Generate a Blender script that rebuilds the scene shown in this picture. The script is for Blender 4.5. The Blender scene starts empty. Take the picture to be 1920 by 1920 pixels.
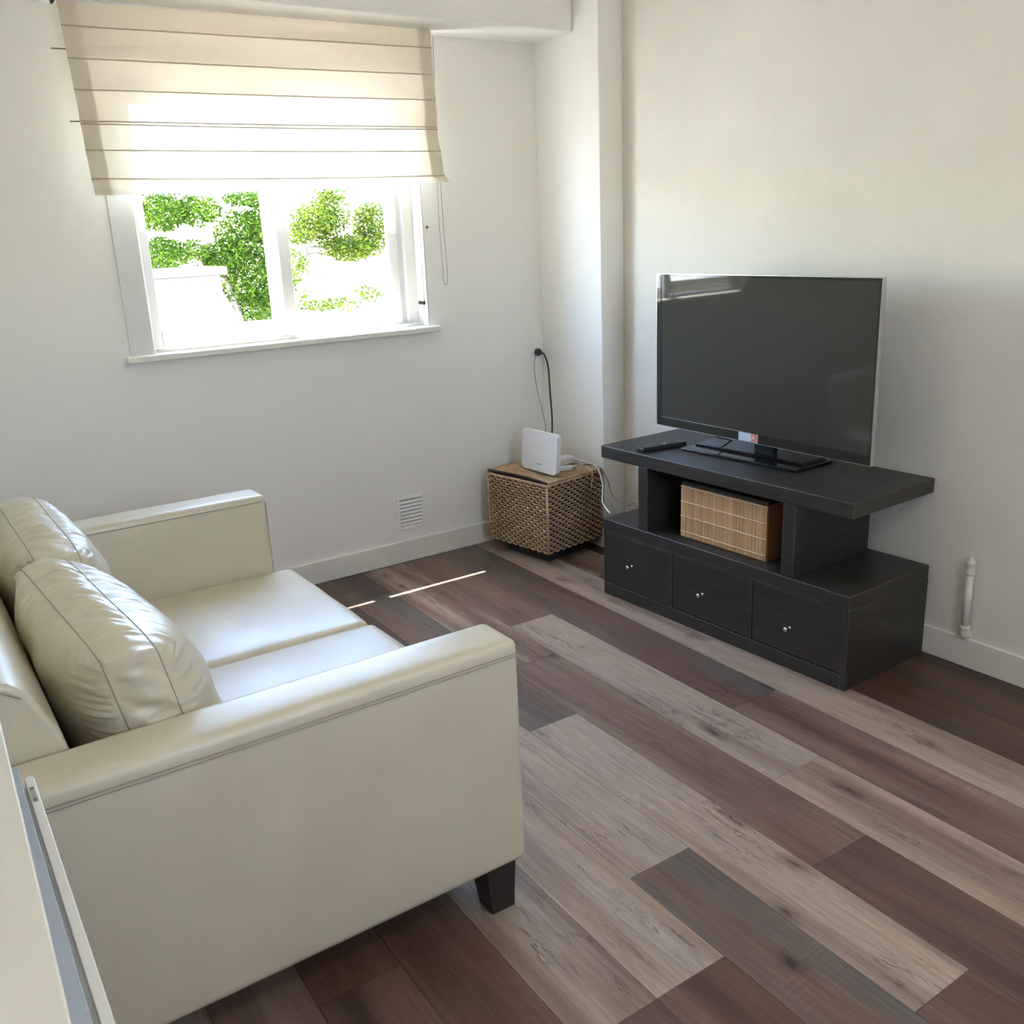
import bpy, bmesh, math, random
import numpy as np
from mathutils import Matrix, Vector, noise
R = random.Random(7)
PI = math.pi
S = bpy.context.scene
C = S.collection

# ------------------------------------------------------------------ camera
cam_d = bpy.data.cameras.new('camera'); cam = bpy.data.objects.new('camera', cam_d); C.objects.link(cam)
cam_d.sensor_fit = 'HORIZONTAL'; cam_d.sensor_width = 36.0; cam_d.lens = 36.0 * 1768.1 / 1920; cam_d.clip_start = 0.02
rt = Vector((0.8258975, -0.56235451, -0.04062917)); up = Vector((0.19407863, 0.21589516, 0.95693404)); fw = Vector((0.52936453, 0.79821469, -0.28744827))
M = Matrix((rt, up, -fw)).transposed().to_4x4(); M.translation = (-2.02095556, -3.83355017, 1.5)
cam.matrix_world = M
S.camera = cam

# ------------------------------------------------------------------ light
SUN = Vector((.123, -.40, -1.41)).normalized()
SKY_STRENGTH = 1.7
SUN_STRENGTH = 26.0
EXPOSURE = 1.46
world = bpy.data.worlds.new('sky'); S.world = world; world.use_nodes = True
wn = world.node_tree.nodes; wl = world.node_tree.links
sky = wn.new('ShaderNodeTexSky'); sky.sky_type = 'NISHITA'; sky.sun_disc = False
sky.sun_elevation = math.asin(-SUN.z); sky.sun_rotation = math.atan2(-SUN.x, -SUN.y)
sky.air_density = 1.0; sky.dust_density = .6; sky.ozone_density = 1.5; sky.altitude = 50
wl.new(sky.outputs[0], wn['Background'].inputs[0]); wn['Background'].inputs[1].default_value = SKY_STRENGTH
sd = bpy.data.lights.new('sun', 'SUN'); sd.energy = SUN_STRENGTH; sd.angle = math.radians(.53); sd.color = (1, .95, .87)
so = bpy.data.objects.new('sun', sd); C.objects.link(so); so.rotation_euler = SUN.to_track_quat('-Z', 'Y').to_euler()
def portal(name, loc, rot, sx, sy):
    d = bpy.data.lights.new(name, 'AREA'); d.shape = 'RECTANGLE'; d.size = sx; d.size_y = sy; d.cycles.is_portal = True
    o = bpy.data.objects.new(name, d); C.objects.link(o); o.location = loc; o.rotation_euler = rot
portal('window_portal', (-.5, .235, 1.6), (-PI/2, 0, 0), 1.22, 1.0)
portal('fill_opening_portal', (-1.0, -4.965, 1.7), (PI/2, 0, 0), .6, .7)  # portal of the unseen opening added for fill
ld = bpy.data.lights.new('unseen_fill_light', 'AREA'); ld.shape = 'DISK'; ld.size = .45; ld.energy = 5.0; ld.color = (1, .92, .80)  # warm fill added behind the camera to lift shaded sides, no fixture there
lo_ = bpy.data.objects.new('unseen_fill_light', ld); C.objects.link(lo_); lo_.location = (-.7, -4.25, 2.58)
S.view_settings.view_transform = 'Standard'; S.view_settings.look = 'None'
S.view_settings.gamma = 1.0; S.view_settings.use_curve_mapping = False
S.view_settings.exposure = EXPOSURE
S.cycles.use_denoising = True
S.cycles.max_bounces = 14; S.cycles.diffuse_bounces = 8; S.cycles.transparent_max_bounces = 16
S.cycles.sample_clamp_indirect = 20.0; S.cycles.caustics_reflective = False; S.cycles.caustics_refractive = False

# ------------------------------------------------------------------ materials
MATS = {}
class NT:
    def __init__(s, name):
        s.m = bpy.data.materials.new(name); s.m.use_nodes = True; s.t = s.m.node_tree
        s.n = s.t.nodes; s.b = s.n['Principled BSDF']; s.out = s.n['Material Output']; MATS[name] = s.m
    def add(s, typ, **kw):
        x = s.n.new(typ)
        for k, v in kw.items():
            if k.startswith('i_'):
                key = k[2:]; key = int(key) if key.isdigit() else key.replace('_', ' ')
                x.inputs[key].default_value = v
            else: setattr(x, k, v)
        return x
    def link(s, a, b): s.t.links.new(a, b)
    def coords(s, scale=(1, 1, 1), kind='Object'):
        tc = s.add('ShaderNodeTexCoord'); mp = s.add('ShaderNodeMapping'); mp.inputs['Scale'].default_value = scale
        s.link(tc.outputs[kind], mp.inputs[0]); return mp.outputs[0]
    def noise(s, vec, scale, detail=4, rough=.55):
        x = s.add('ShaderNodeTexNoise', i_Scale=scale, i_Detail=detail, i_Roughness=rough); s.link(vec, x.inputs['Vector']); return x.outputs['Fac']
    def ramp(s, fac, stops):
        x = s.add('ShaderNodeValToRGB'); cr = x.color_ramp
        while len(cr.elements) < len(stops): cr.elements.new(.5)
        for e, (p, c) in zip(cr.elements, stops): e.position = p; e.color = (*c, 1) if len(c) == 3 else c
        s.link(fac, x.inputs[0]); return x.outputs[0]
    def mix(s, fac, a, b, mode='MIX'):
        x = s.add('ShaderNodeMix', data_type='RGBA', blend_type=mode)
        for v, i in ((fac, 0), (a, 6), (b, 7)):
            if isinstance(v, (int, float)): x.inputs[i].default_value = v
            elif isinstance(v, tuple): x.inputs[i].default_value = (*v, 1)
            else: s.link(v, x.inputs[i])
        return x.outputs[2]
    def bump(s, h, strength, dist=.002):
        x = s.add('ShaderNodeBump', i_Strength=strength, i_Distance=dist); s.link(h, x.inputs['Height']); s.link(x.outputs[0], s.b.inputs['Normal'])
    def base(s, c, rough=.5, spec=.5, metal=0):
        if isinstance(c, tuple): s.b.inputs['Base Color'].default_value = (*c, 1)
        else: s.link(c, s.b.inputs['Base Color'])
        s.b.inputs['Roughness'].default_value = rough; s.b.inputs['Specular IOR Level'].default_value = spec; s.b.inputs['Metallic'].default_value = metal
def simple(name, c, rough=.5, spec=.5, metal=0, bump=0, bscale=200, var=.06):
    t = NT(name); v = t.coords()
    n = t.noise(v, 6, 5)
    lo = tuple(max(0, x * (1 - var)) for x in c); hi = tuple(min(1, x * (1 + var)) for x in c)
    t.base(t.ramp(n, [(.3, lo), (.7, hi)]), rough, spec, metal)
    if bump: t.bump(t.noise(v, bscale, 3), bump)
    return t.m

# painted plaster
t = NT('wall_paint'); v = t.coords()
t.base(t.ramp(t.noise(v, 1.3, 5), [(.3, (.85, .832, .795)), (.7, (.88, .862, .825))]), .6, .3)
t.bump(t.noise(v, 35, 6, .6), .12, .004)
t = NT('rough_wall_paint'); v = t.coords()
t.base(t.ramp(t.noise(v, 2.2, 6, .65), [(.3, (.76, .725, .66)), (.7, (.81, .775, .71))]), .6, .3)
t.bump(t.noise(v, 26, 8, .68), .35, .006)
simple('ceiling_paint', (.90, .87, .80), .8, .2, bump=.1, bscale=60, var=.02)
simple('trim_gloss', (.81, .785, .72), .32, .5, var=.03, bump=.05, bscale=30)
simple('window_white', (.68, .68, .672), .3, .5, var=.02)
simple('track_beige', (.72, .66, .58), .4, .5, var=.03)
simple('dark_gap', (.02, .02, .02), .7)
simple('exterior_plaster', (.62, .58, .52), .9, .1, bump=.2, bscale=40)
# leather
t = NT('leather'); v = t.coords()
n1 = t.noise(v, 5, 5)
t.base(t.ramp(n1, [(.3, (.60, .54, .41)), (.7, (.65, .595, .465))]), .36, .6)
vo = t.add('ShaderNodeTexVoronoi', i_Scale=420.0); t.link(v, vo.inputs['Vector']); t.bump(vo.outputs['Distance'], .12, .0008)
simple('stitch_thread', (.40, .345, .26), .7, .2)
simple('dark_leg_wood', (.022, .019, .017), .35, .4, var=.2)
# black stained stand wood
t = NT('black_stain'); v = t.coords((2.0, 26, 26)); v2 = t.coords()
g = t.noise(v, 3, 6, .6); w = t.noise(v2, 9, 6, .7)
c = t.ramp(g, [(.3, (.020, .0175, .0145)), (.75, (.044, .038, .032))])
c = t.mix(t.ramp(w, [(.60, (0, 0, 0)), (.78, (.5, .5, .5))]), c, (.062, .058, .056))
bv = t.add('ShaderNodeBevel', i_Radius=.0035); bv.samples = 4; ng = t.add('ShaderNodeNewGeometry'); dt = t.add('ShaderNodeVectorMath', operation='DOT_PRODUCT')
t.link(bv.outputs[0], dt.inputs[0]); t.link(ng.outputs['True Normal'], dt.inputs[1])
em = t.ramp(dt.outputs['Value'], [(.80, (1, 1, 1)), (.985, (0, 0, 0))]); wm = t.ramp(t.noise(v2, 14, 5, .7), [(.36, (0, 0, 0)), (.58, (.9, .9, .9))])
c = t.mix(t.mix(1.0, em, wm, 'MULTIPLY'), c, (.30, .28, .255))
t.base(c, .42, .5); t.bump(g, .15, .001)
simple('knob_metal', (.72, .70, .67), .25, .5, 1, var=.03)
simple('silver_edge', (.62, .62, .62), .25, .5, 1, var=.02)
simple('black_gloss', (.012, .012, .012), .06, .5, var=.02); simple('bezel_black', (.028, .026, .023), .05, .55, var=.01)
t = NT('screen_glass'); t.base((.046, .042, .036), .035, .6); t.b.inputs['Coat Weight'].default_value = .0
simple('black_plastic', (.022, .022, .023), .4, .5, var=.05)
simple('grey_key', (.16, .16, .16), .5)
simple('white_key', (.6, .6, .6), .5)
simple('white_plastic', (.80, .80, .81), .3, .5, var=.01)
simple('white_cable', (.74, .72, .68), .45)
simple('black_cable', (.03, .03, .03), .45)
simple('grey_cable', (.18, .18, .19), .5)
simple('print_grey', (.30, .30, .32), .5)
simple('pipe_white', (.72, .69, .63), .4, .5, bump=.15, bscale=50)
# wicker
t = NT('wicker'); v = t.coords()
a = t.ramp(t.noise(v, 60, 4, .6), [(.3, (.38, .265, .155)), (.7, (.66, .49, .31))])
b = t.mix(t.ramp(t.noise(v, 8, 3), [(.35, (0, 0, 0)), (.75, (.6, .6, .6))]), a, (.34, .21, .12))
t.base(b, .65, .3); t.bump(t.noise(v, 300, 3), .3, .001)
simple('wicker_core', (.035, .025, .018), .9, .1)
simple('wicker_dark', (.06, .055, .05), .7, .2)
# bamboo
t = NT('bamboo'); v = t.coords((1, 1, .12)); g = t.add('ShaderNodeNewGeometry')
cc = t.ramp(g.outputs['Random Per Island'], [(0, (.50, .28, .125)), (.5, (.62, .375, .18)), (1, (.70, .45, .235))])
t.base(t.mix(.5, cc, t.ramp(t.noise(v, 160, 3), [(.3, (.7, .7, .7)), (.7, (1.15, 1.15, 1.15))]), 'MULTIPLY'), .5, .4)
simple('bamboo_plain', (.33, .18, .085), .5, .4, var=.1)
simple('thread', (.86, .66, .45), .7, .2)
# floor plank : two tones per object
t = NT('plank'); 
oi = t.add('ShaderNodeObjectInfo')
at = t.add('ShaderNodeAttribute', attribute_type='OBJECT', attribute_name='tone2')
tc = t.add('ShaderNodeTexCoord'); ad = t.add('ShaderNodeVectorMath', operation='ADD')
cx = t.add('ShaderNodeCombineXYZ'); ml = t.add('ShaderNodeMath', operation='MULTIPLY'); ml.inputs[1].default_value = 37.0
t.link(oi.outputs['Random'], ml.inputs[0]); t.link(ml.outputs[0], cx.inputs[0]); m5 = t.add('ShaderNodeMath', operation='MULTIPLY'); m5.inputs[1].default_value = 53.0; t.link(oi.outputs['Random'], m5.inputs[0]); t.link(m5.outputs[0], cx.inputs[1]); t.link(tc.outputs['Object'], ad.inputs[0]); t.link(cx.outputs[0], ad.inputs[1])
def mp(sc):
    m_ = t.add('ShaderNodeMapping'); m_.inputs['Scale'].default_value = sc; t.link(ad.outputs[0], m_.inputs[0]); return m_.outputs[0]
streak = t.noise(mp((7, .7, 1)), 1.0, 4, .5)
grain = t.noise(mp((60, 3.0, 1)), 1.6, 6, .65)
fine = t.noise(mp((240, 14, 1)), 1.0, 4, .7)
cross = t.noise(mp((14, 110, 1)), 1.0, 3, .6)
kv = t.add('ShaderNodeTexVoronoi', i_Scale=1.0, voronoi_dimensions='2D'); kw = t.add('ShaderNodeVectorMath', operation='ADD'); kn = t.add('ShaderNodeTexNoise', i_Scale=1.0, i_Detail=3.0); t.link(mp((30, 14, 1)), kn.inputs['Vector']); kk = t.add('ShaderNodeVectorMath', operation='SCALE'); kk.inputs[3].default_value = .22; t.link(kn.outputs['Color'], kk.inputs[0]); t.link(mp((6.5, 2.7, 1)), kw.inputs[0]); t.link(kk.outputs[0], kw.inputs[1]); t.link(kw.outputs[0], kv.inputs['Vector'])
kd = t.add('ShaderNodeMath', operation='ADD'); t.link(kv.outputs['Distance'], kd.inputs[0]); ks = t.add('ShaderNodeSeparateColor'); t.link(kv.outputs['Color'], ks.inputs[0])
km = t.add('ShaderNodeMath', operation='MULTIPLY'); km.inputs[1].default_value = .30; t.link(ks.outputs[0], km.inputs[0]); t.link(km.outputs[0], kd.inputs[1])
knot = kd.outputs[0]
cn = t.noise(mp((15, 1.7, 1)), 1.0, 6, .62); cm = t.noise(mp((5, 2.2, 1)), 1.0, 2, .5)
ca = t.add('ShaderNodeMath', operation='SUBTRACT'); ca.inputs[1].default_value = .5; t.link(cn, ca.inputs[0]); cab = t.add('ShaderNodeMath', operation='ABSOLUTE'); t.link(ca.outputs[0], cab.inputs[0])
crackl = t.ramp(cab.outputs[0], [(.0, (1, 1, 1)), (.012, (0, 0, 0))]); crack = t.mix(1.0, crackl, t.ramp(cm, [(.52, (0, 0, 0)), (.62, (.75, .75, .75))]), 'MULTIPLY')
saw = t.mix(1.0, t.ramp(cross, [(.45, (0, 0, 0)), (.6, (1, 1, 1))]), t.ramp(cm, [(.30, (.55, .55, .55)), (.42, (0, 0, 0))]), 'MULTIPLY')
mixf = t.ramp(streak, [(.36, (0, 0, 0)), (.58, (1, 1, 1))])
band = t.ramp(t.noise(mp((11, .55, 1)), 1.0, 3, .5), [(.50, (0, 0, 0)), (.66, (.8, .8, .8))])
col = t.mix(mixf, oi.outputs['Color'], at.outputs['Color'])
col = t.mix(band, col, (.60, .52, .48), 'MULTIPLY')
col = t.mix(.75, col, t.ramp(grain, [(.25, (.62, .60, .58)), (.75, (1.32, 1.32, 1.32))]), 'MULTIPLY')
col = t.mix(.6, col, t.ramp(fine, [(.3, (.78, .78, .78)), (.7, (1.16, 1.16, 1.16))]), 'MULTIPLY')
col = t.mix(saw, col, (1.5, 1.45, 1.4), 'MULTIPLY')
col = t.mix(t.ramp(knot, [(.05, (.9, .9, .9)), (.09, (.5, .5, .5)), (.22, (0, 0, 0))]), col, (.045, .028, .022))
col = t.mix(crack, col, (.05, .033, .027))
t.base(col, .40, .5)
rr = t.ramp(grain, [(.2, (.50, .50, .50)), (.8, (.36, .36, .36))]); t.link(rr, t.b.inputs['Roughness'])
t.bump(grain, .12, .001)
simple('subfloor', (.03, .022, .018), .9, .1)
# blind fabric
def fabric(name, c, trans, sheer=.0):
    t = NT(name); v = t.coords((60, 60, 400)); v2 = t.coords((500, 60, 60))
    w = t.mix(.5, t.noise(v, 2, 3), t.noise(v2, 2, 3))
    cc = t.ramp(w, [(.35, tuple(x * .93 for x in c)), (.65, c)])
    d = t.add('ShaderNodeBsdfDiffuse'); tr = t.add('ShaderNodeBsdfTranslucent'); mx = t.add('ShaderNodeMixShader', i_0=trans); tp = t.add('ShaderNodeBsdfTransparent'); m2 = t.add('ShaderNodeMixShader', i_0=sheer)
    t.link(cc, d.inputs[0]); t.link(cc, tr.inputs[0]); t.link(d.outputs[0], mx.inputs[1]); t.link(tr.outputs[0], mx.inputs[2])
    t.link(mx.outputs[0], m2.inputs[1]); t.link(tp.outputs[0], m2.inputs[2]); t.link(m2.outputs[0], t.out.inputs[0])
fabric('blind_fabric', (.85, .78, .66), .20, .02)
fabric('blind_hem', (.66, .63, .55), .16)
fabric('blind_pocket', (.72, .65, .53), .35)
# glass : thin pane
t = NT('pane_glass'); gl = t.add('ShaderNodeBsdfGlossy', i_Roughness=.02); tr = t.add('ShaderNodeBsdfTransparent')
tr.inputs[0].default_value = (.96, .975, .97, 1)
fr = t.add('ShaderNodeFresnel', i_IOR=1.45); mx = t.add('ShaderNodeMixShader')
ge = t.add('ShaderNodeNewGeometry'); fm = t.add('ShaderNodeMath', operation='MULTIPLY'); fi = t.add('ShaderNodeMath', operation='SUBTRACT'); fi.inputs[0].default_value = 1.0
t.link(ge.outputs['Backfacing'], fi.inputs[1]); t.link(fr.outputs[0], fm.inputs[0]); t.link(fi.outputs[0], fm.inputs[1])
t.link(fm.outputs[0], mx.inputs[0]); t.link(tr.outputs[0], mx.inputs[1]); t.link(gl.outputs[0], mx.inputs[2]); t.link(mx.outputs[0], t.out.inputs[0])
# leaves
def leafmat(name, a, b):
    t = NT(name); g = t.add('ShaderNodeNewGeometry')
    cc = t.ramp(g.outputs['Random Per Island'], [(0, a), (1, b)])
    d = t.add('ShaderNodeBsdfDiffuse'); tr = t.add('ShaderNodeBsdfTranslucent'); mx = t.add('ShaderNodeMixShader', i_0=.45)
    t.link(cc, d.inputs[0]); t.link(cc, tr.inputs[0]); t.link(d.outputs[0], mx.inputs[1]); t.link(tr.outputs[0], mx.inputs[2]); t.link(mx.outputs[0], t.out.inputs[0])
leafmat('leaf_green', (.016, .050, .008), (.115, .175, .018))
leafmat('leaf_yellow', (.020, .055, .008), (.135, .160, .018))
simple('bark', (.30, .25, .20), .9, .1, bump=.4, bscale=40, var=.2)
simple('stucco', (.19, .17, .15), .9, .1, bump=.3, bscale=30, var=.08)
simple('pier_brick', (.17, .125, .10), .9, .1, bump=.3, bscale=40, var=.2)
simple('paving', (.62, .58, .52), .9, .1, var=.1)
# cabinet
simple('cream_laminate', (.74, .70, .61), .45, .4, var=.02)
simple('grey_strip', (.36, .40, .45), .6, .3, var=.08, bump=.2, bscale=120)
simple('cabinet_white', (.74, .72, .65), .35, .5, var=.03)
for n_, c_ in (('sticker_pale', (.62, .60, .70)), ('sticker_blue', (.40, .62, .70)), ('sticker_red', (.72, .22, .16)), ('sticker_ink', (.85, .85, .86))): simple(n_, c_, .4, var=.03)

# ------------------------------------------------------------------ builders
ROOT = {}
def link(o, parent=None):
    C.objects.link(o)
    if parent is not None: o.parent = parent; ROOT[o.name] = ROOT[parent.name]
    else: ROOT[o.name] = Matrix.Identity(4)
    return o
def thing(name, label, cat, loc=(0, 0, 0), rz=0, group=None, kind=None):
    o = bpy.data.objects.new(name, None); o.empty_display_size = .05; C.objects.link(o)
    o.location = loc; o.rotation_euler = (0, 0, rz)
    ROOT[o.name] = Matrix.Translation(loc) @ Matrix.Rotation(rz, 4, 'Z')
    if kind: o['kind'] = kind
    else: o['label'] = label; o['category'] = cat
    if group: o['group'] = group
    return o
def obj(name, bm, m, parent=None, smooth=False, world=False, bevel=0, seg=2, label=None, kind=None):
    """bm in the thing's local space, or in world space with world=True"""
    if world and parent is not None: bm.transform(ROOT[parent.name].inverted())
    bmesh.ops.recalc_face_normals(bm, faces=bm.faces[:]) if name != 'foliage' else None
    me = bpy.data.meshes.new(name); bm.to_mesh(me); bm.free()
    if m: me.materials.append(MATS[m])
    if smooth:
        for p in me.polygons: p.use_smooth = True
    o = bpy.data.objects.new(name, me); link(o, parent)
    if bevel:
        b = o.modifiers.new('bevel', 'BEVEL'); b.width = bevel; b.segments = seg; b.limit_method = 'ANGLE'; b.angle_limit = math.radians(40)
        for p in me.polygons: p.use_smooth = True
        o.modifiers.new('wn', 'WEIGHTED_NORMAL').keep_sharp = True
    if label: o['label'] = label
    if kind: o['kind'] = kind
    return o
def tag(o, label, cat, group=None):
    o['label'] = label; o['category'] = cat
    if group: o['group'] = group
    return o
def struct(o): o['kind'] = 'structure'; return o
def box(bm, x0, x1, y0, y1, z0, z1, mat=None):
    co = [(x, y, z) for x in (x0, x1) for y in (y0, y1) for z in (z0, z1)]
    if mat is not None: co = [mat @ Vector(c) for c in co]
    v = [bm.verts.new(c) for c in co]
    for f in ((0, 1, 3, 2), (4, 6, 7, 5), (0, 4, 5, 1), (2, 3, 7, 6), (0, 2, 6, 4), (1, 5, 7, 3)): bm.faces.new([v[i] for i in f])
    return bm
def B(*a, **k): return box(bmesh.new(), *a, **k)
def spline(pts, n):
    """Catmull-Rom through pts, n samples per span"""
    P = [Vector(p) for p in pts]; out = []
    for i in range(len(P) - 1):
        p0 = P[max(i - 1, 0)]; p1 = P[i]; p2 = P[i + 1]; p3 = P[min(i + 2, len(P) - 1)]
        for k in range(n):
            s = k / n
            out.append(.5 * ((2 * p1) + (p2 - p0) * s + (2 * p0 - 5 * p1 + 4 * p2 - p3) * s * s + (3 * p1 - p0 - 3 * p2 + p3) * s ** 3))
    out.append(P[-1]); return out
def tube(bm, path, r, n=8, cap=True, closed=False, flat=1.0):
    path = [Vector(p) for p in path]; rings = []; N = len(path); prev = None
    for i, p in enumerate(path):
        if closed: d = path[(i + 1) % N] - path[i - 1]
        else: d = path[min(i + 1, N - 1)] - path[max(i - 1, 0)]
        d.normalize()
        ref = prev if prev is not None else (Vector((0, 0, 1)) if abs(d.z) < .9 else Vector((1, 0, 0)))
        a = ref - d * ref.dot(d)
        if a.length < 1e-6: a = d.orthogonal()
        a.normalize(); prev = a; b = d.cross(a)
        rr = r[i] if isinstance(r, (list, tuple)) else r
        rings.append([bm.verts.new(p + (a * math.cos(2 * PI * k / n) + b * math.sin(2 * PI * k / n) * flat) * rr) for k in range(n)])
    m_ = N if closed else N - 1
    for i in range(m_):
        A = rings[i]; Bq = rings[(i + 1) % N]
        for k in range(n): bm.faces.new((A[k], A[(k + 1) % n], Bq[(k + 1) % n], Bq[k]))
    if cap and not closed: bm.faces.new(rings[0][::-1]); bm.faces.new(rings[-1])
    return bm
def lathe(bm, prof, n=20, org=(0, 0, 0), axis='Z'):
    rings = []
    for r, z in prof:
        ring = []
        for k in range(n):
            a = 2 * PI * k / n; c, s = r * math.cos(a), r * math.sin(a)
            p = {'Z': (c, s, z), 'X': (z, c, s), 'Y': (c, z, s)}[axis]
            ring.append(bm.verts.new((p[0] + org[0], p[1] + org[1], p[2] + org[2])))
        rings.append(ring)
    for A, Bq in zip(rings, rings[1:]):
        for k in range(n): bm.faces.new((A[k], A[(k + 1) % n], Bq[(k + 1) % n], Bq[k]))
    bm.faces.new(rings[0][::-1]); bm.faces.new(rings[-1]); return bm
def grid(bm, nu, nv, f):
    V = [[bm.verts.new(f(i / nu, j / nv)) for j in range(nv + 1)] for i in range(nu + 1)]
    for i in range(nu):
        for j in range(nv): bm.faces.new((V[i][j], V[i + 1][j], V[i + 1][j + 1], V[i][j + 1]))
    return V
def rbox(name, m, parent, a, world=True, bev=.004, seg=2, **k):
    return obj(name, B(*a), m, parent, world=world, bevel=bev, seg=seg, **k)
def text(name, s, size, m, parent, mat_local, depth=.0004):
    cu = bpy.data.curves.new(name, 'FONT'); cu.body = s; cu.size = size; cu.extrude = depth; cu.align_x = 'CENTER'; cu.align_y = 'CENTER'; cu.resolution_u = 3
    tmp = bpy.data.objects.new(name + '_tmp', cu); C.objects.link(tmp)
    dg = bpy.context.evaluated_depsgraph_get(); me = bpy.data.meshes.new_from_object(tmp.evaluated_get(dg))
    bpy.data.objects.remove(tmp)
    me.transform(mat_local); me.materials.clear(); me.materials.append(MATS[m]); me.name = name
    o = bpy.data.objects.new(name, me); return link(o, parent)

# ------------------------------------------------------------------ room shell
XW, XC, YC, YB, ZB, ZC = .879, .7451, -.4645, -.296, 2.30, 2.62
XL, YR = -2.60, -4.75
struct(obj('ceiling', B(XL - .1, XW + .15, YR - .2, .224, ZC, ZC + .15), 'ceiling_paint'))
bm = bmesh.new(); OX0, OX1, OZ0, OZ1 = -1.11, .116, 1.078, 2.098
box(bm, XL - .1, OX0, 0, .224, -.05, ZC); box(bm, OX1, XW + .15, 0, .224, -.05, ZC); box(bm, OX0, OX1, 0, .224, -.05, OZ0); box(bm, OX0, OX1, 0, .224, OZ1, ZC)
struct(obj('wall_north', bm, 'wall_paint'))
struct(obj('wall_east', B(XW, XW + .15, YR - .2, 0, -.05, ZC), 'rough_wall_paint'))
struct(obj('wall_west', B(XL - .15, XL, YR - .2, .224, -.05, ZC), 'wall_paint'))
bm = bmesh.new()   # south wall with an opening added behind the camera to let fill light in
box(bm, XL, -1.3, YR - .2, YR, -.05, ZC); box(bm, -.7, XW, YR - .2, YR, -.05, ZC); box(bm, -1.3, -.7, YR - .2, YR, -.05, 1.35); box(bm, -1.3, -.7, YR - .2, YR, 2.05, ZC)
struct(obj('wall_south', bm, 'wall_paint'))
struct(obj('wall_corner', B(XC, XW, YC, 0, 0, ZC), 'wall_paint', bevel=.006))
struct(obj('trim_1', B(XL, XC, YB, 0, ZB, ZC), 'wall_paint', bevel=.012, seg=3))
def baseboard(name, x0, x1, y0, y1): struct(obj(name, B(x0, x1, y0, y1, 0, .105), 'trim_gloss', bevel=.004))
baseboard('baseboard_north', XL, XC, -.014, 0)
baseboard('baseboard_corner', XC, XW - .014, YC - .012, YC)
baseboard('baseboard_corner_side', XC - .012, XC, YC - .012, -.014)
baseboard('baseboard_east', XW - .014, XW, YR, YC)
baseboard('baseboard_west', XL, XL + .014, YR, -.014)

# floor : one board per plank
fl = thing('floor', None, None, kind='structure')
obj('subfloor', B(XL, XW, YR, 0, -.05, -.0045), 'subfloor', fl)
LT = (.42, .320, .250); GR = (.39, .320, .268); DK = (.075, .047, .038); BR = (.165, .100, .074); MD = (.255, .180, .138); GD = (.135, .118, .104); WB = (.120, .066, .042)
edges = [-2.86 + .0, -2.66, -2.47, -2.28, -2.09, -1.90, -1.71, -1.52, -1.33, -1.14, -.948, -.755, -.562, -.375, -.168, .035, .246, .44, .635, .83, .99]
L_ = 1.345
first = {9: -.001, 8: -.62, 7: -.95, 10: .0, 11: -1.035, 12: -.325, 13: .077, 14: -.963, 15: -.610, 16: -.2, 17: -.75, 18: -.1, 19: -.5}
tones = {  # (column, index from the window wall): base tone, streak tone
 (14, 0): (MD, BR), (14, 1): (LT, GR), (14, 2): (MD, LT), (14, 3): (MD, LT),
 (13, 0): (DK, BR), (13, 1): (LT, BR), (13, 2): (BR, MD), (13, 3): (DK, BR),
 (15, 0): (BR, GD), (15, 1): (GD, BR), (15, 2): (MD, BR), (15, 3): (MD, LT),
 (12, 0): (BR, DK), (12, 1): (GD, BR), (12, 2): (LT, GR), (12, 3): (BR, WB),
 (11, 0): (BR, DK), (11, 1): (LT, GR), (11, 2): (GD, BR), (11, 3): (BR, DK),
 (10, 0): (MD, BR), (10, 1): (GR, LT), (10, 2): (GR, LT), (10, 3): (BR, WB),
 (9, 0): (MD, DK), (9, 1): (BR, WB), (9, 2): (MD, GR), (9, 3): (DK, BR), (8, 1): (BR, DK), (8, 2): (WB, BR), (8, 3): (BR, DK), (7, 1): (BR, WB), (7, 2): (DK, BR), (7, 3): (WB, BR), (6, 2): (BR, MD), (6, 3): (DK, WB),  # planks by the sofa's near side include its shade in their dark tones
 (16, 0): (LT, MD), (16, 1): (GR, LT), (16, 2): (GR, LT), (16, 3): (LT, MD),
 (17, 0): (LT, BR), (17, 1): (WB, DK), (17, 2): (DK, WB), (17, 3): (BR, DK), (18, 2): (DK, WB), (18, 1): (WB, DK), (18, 3): (DK, BR)}
ROTF = Matrix.Rotation(-.02, 4, 'Z')
def fx(x, y): return x + .02 * (y + 2)
plank_meshes = {}
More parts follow.
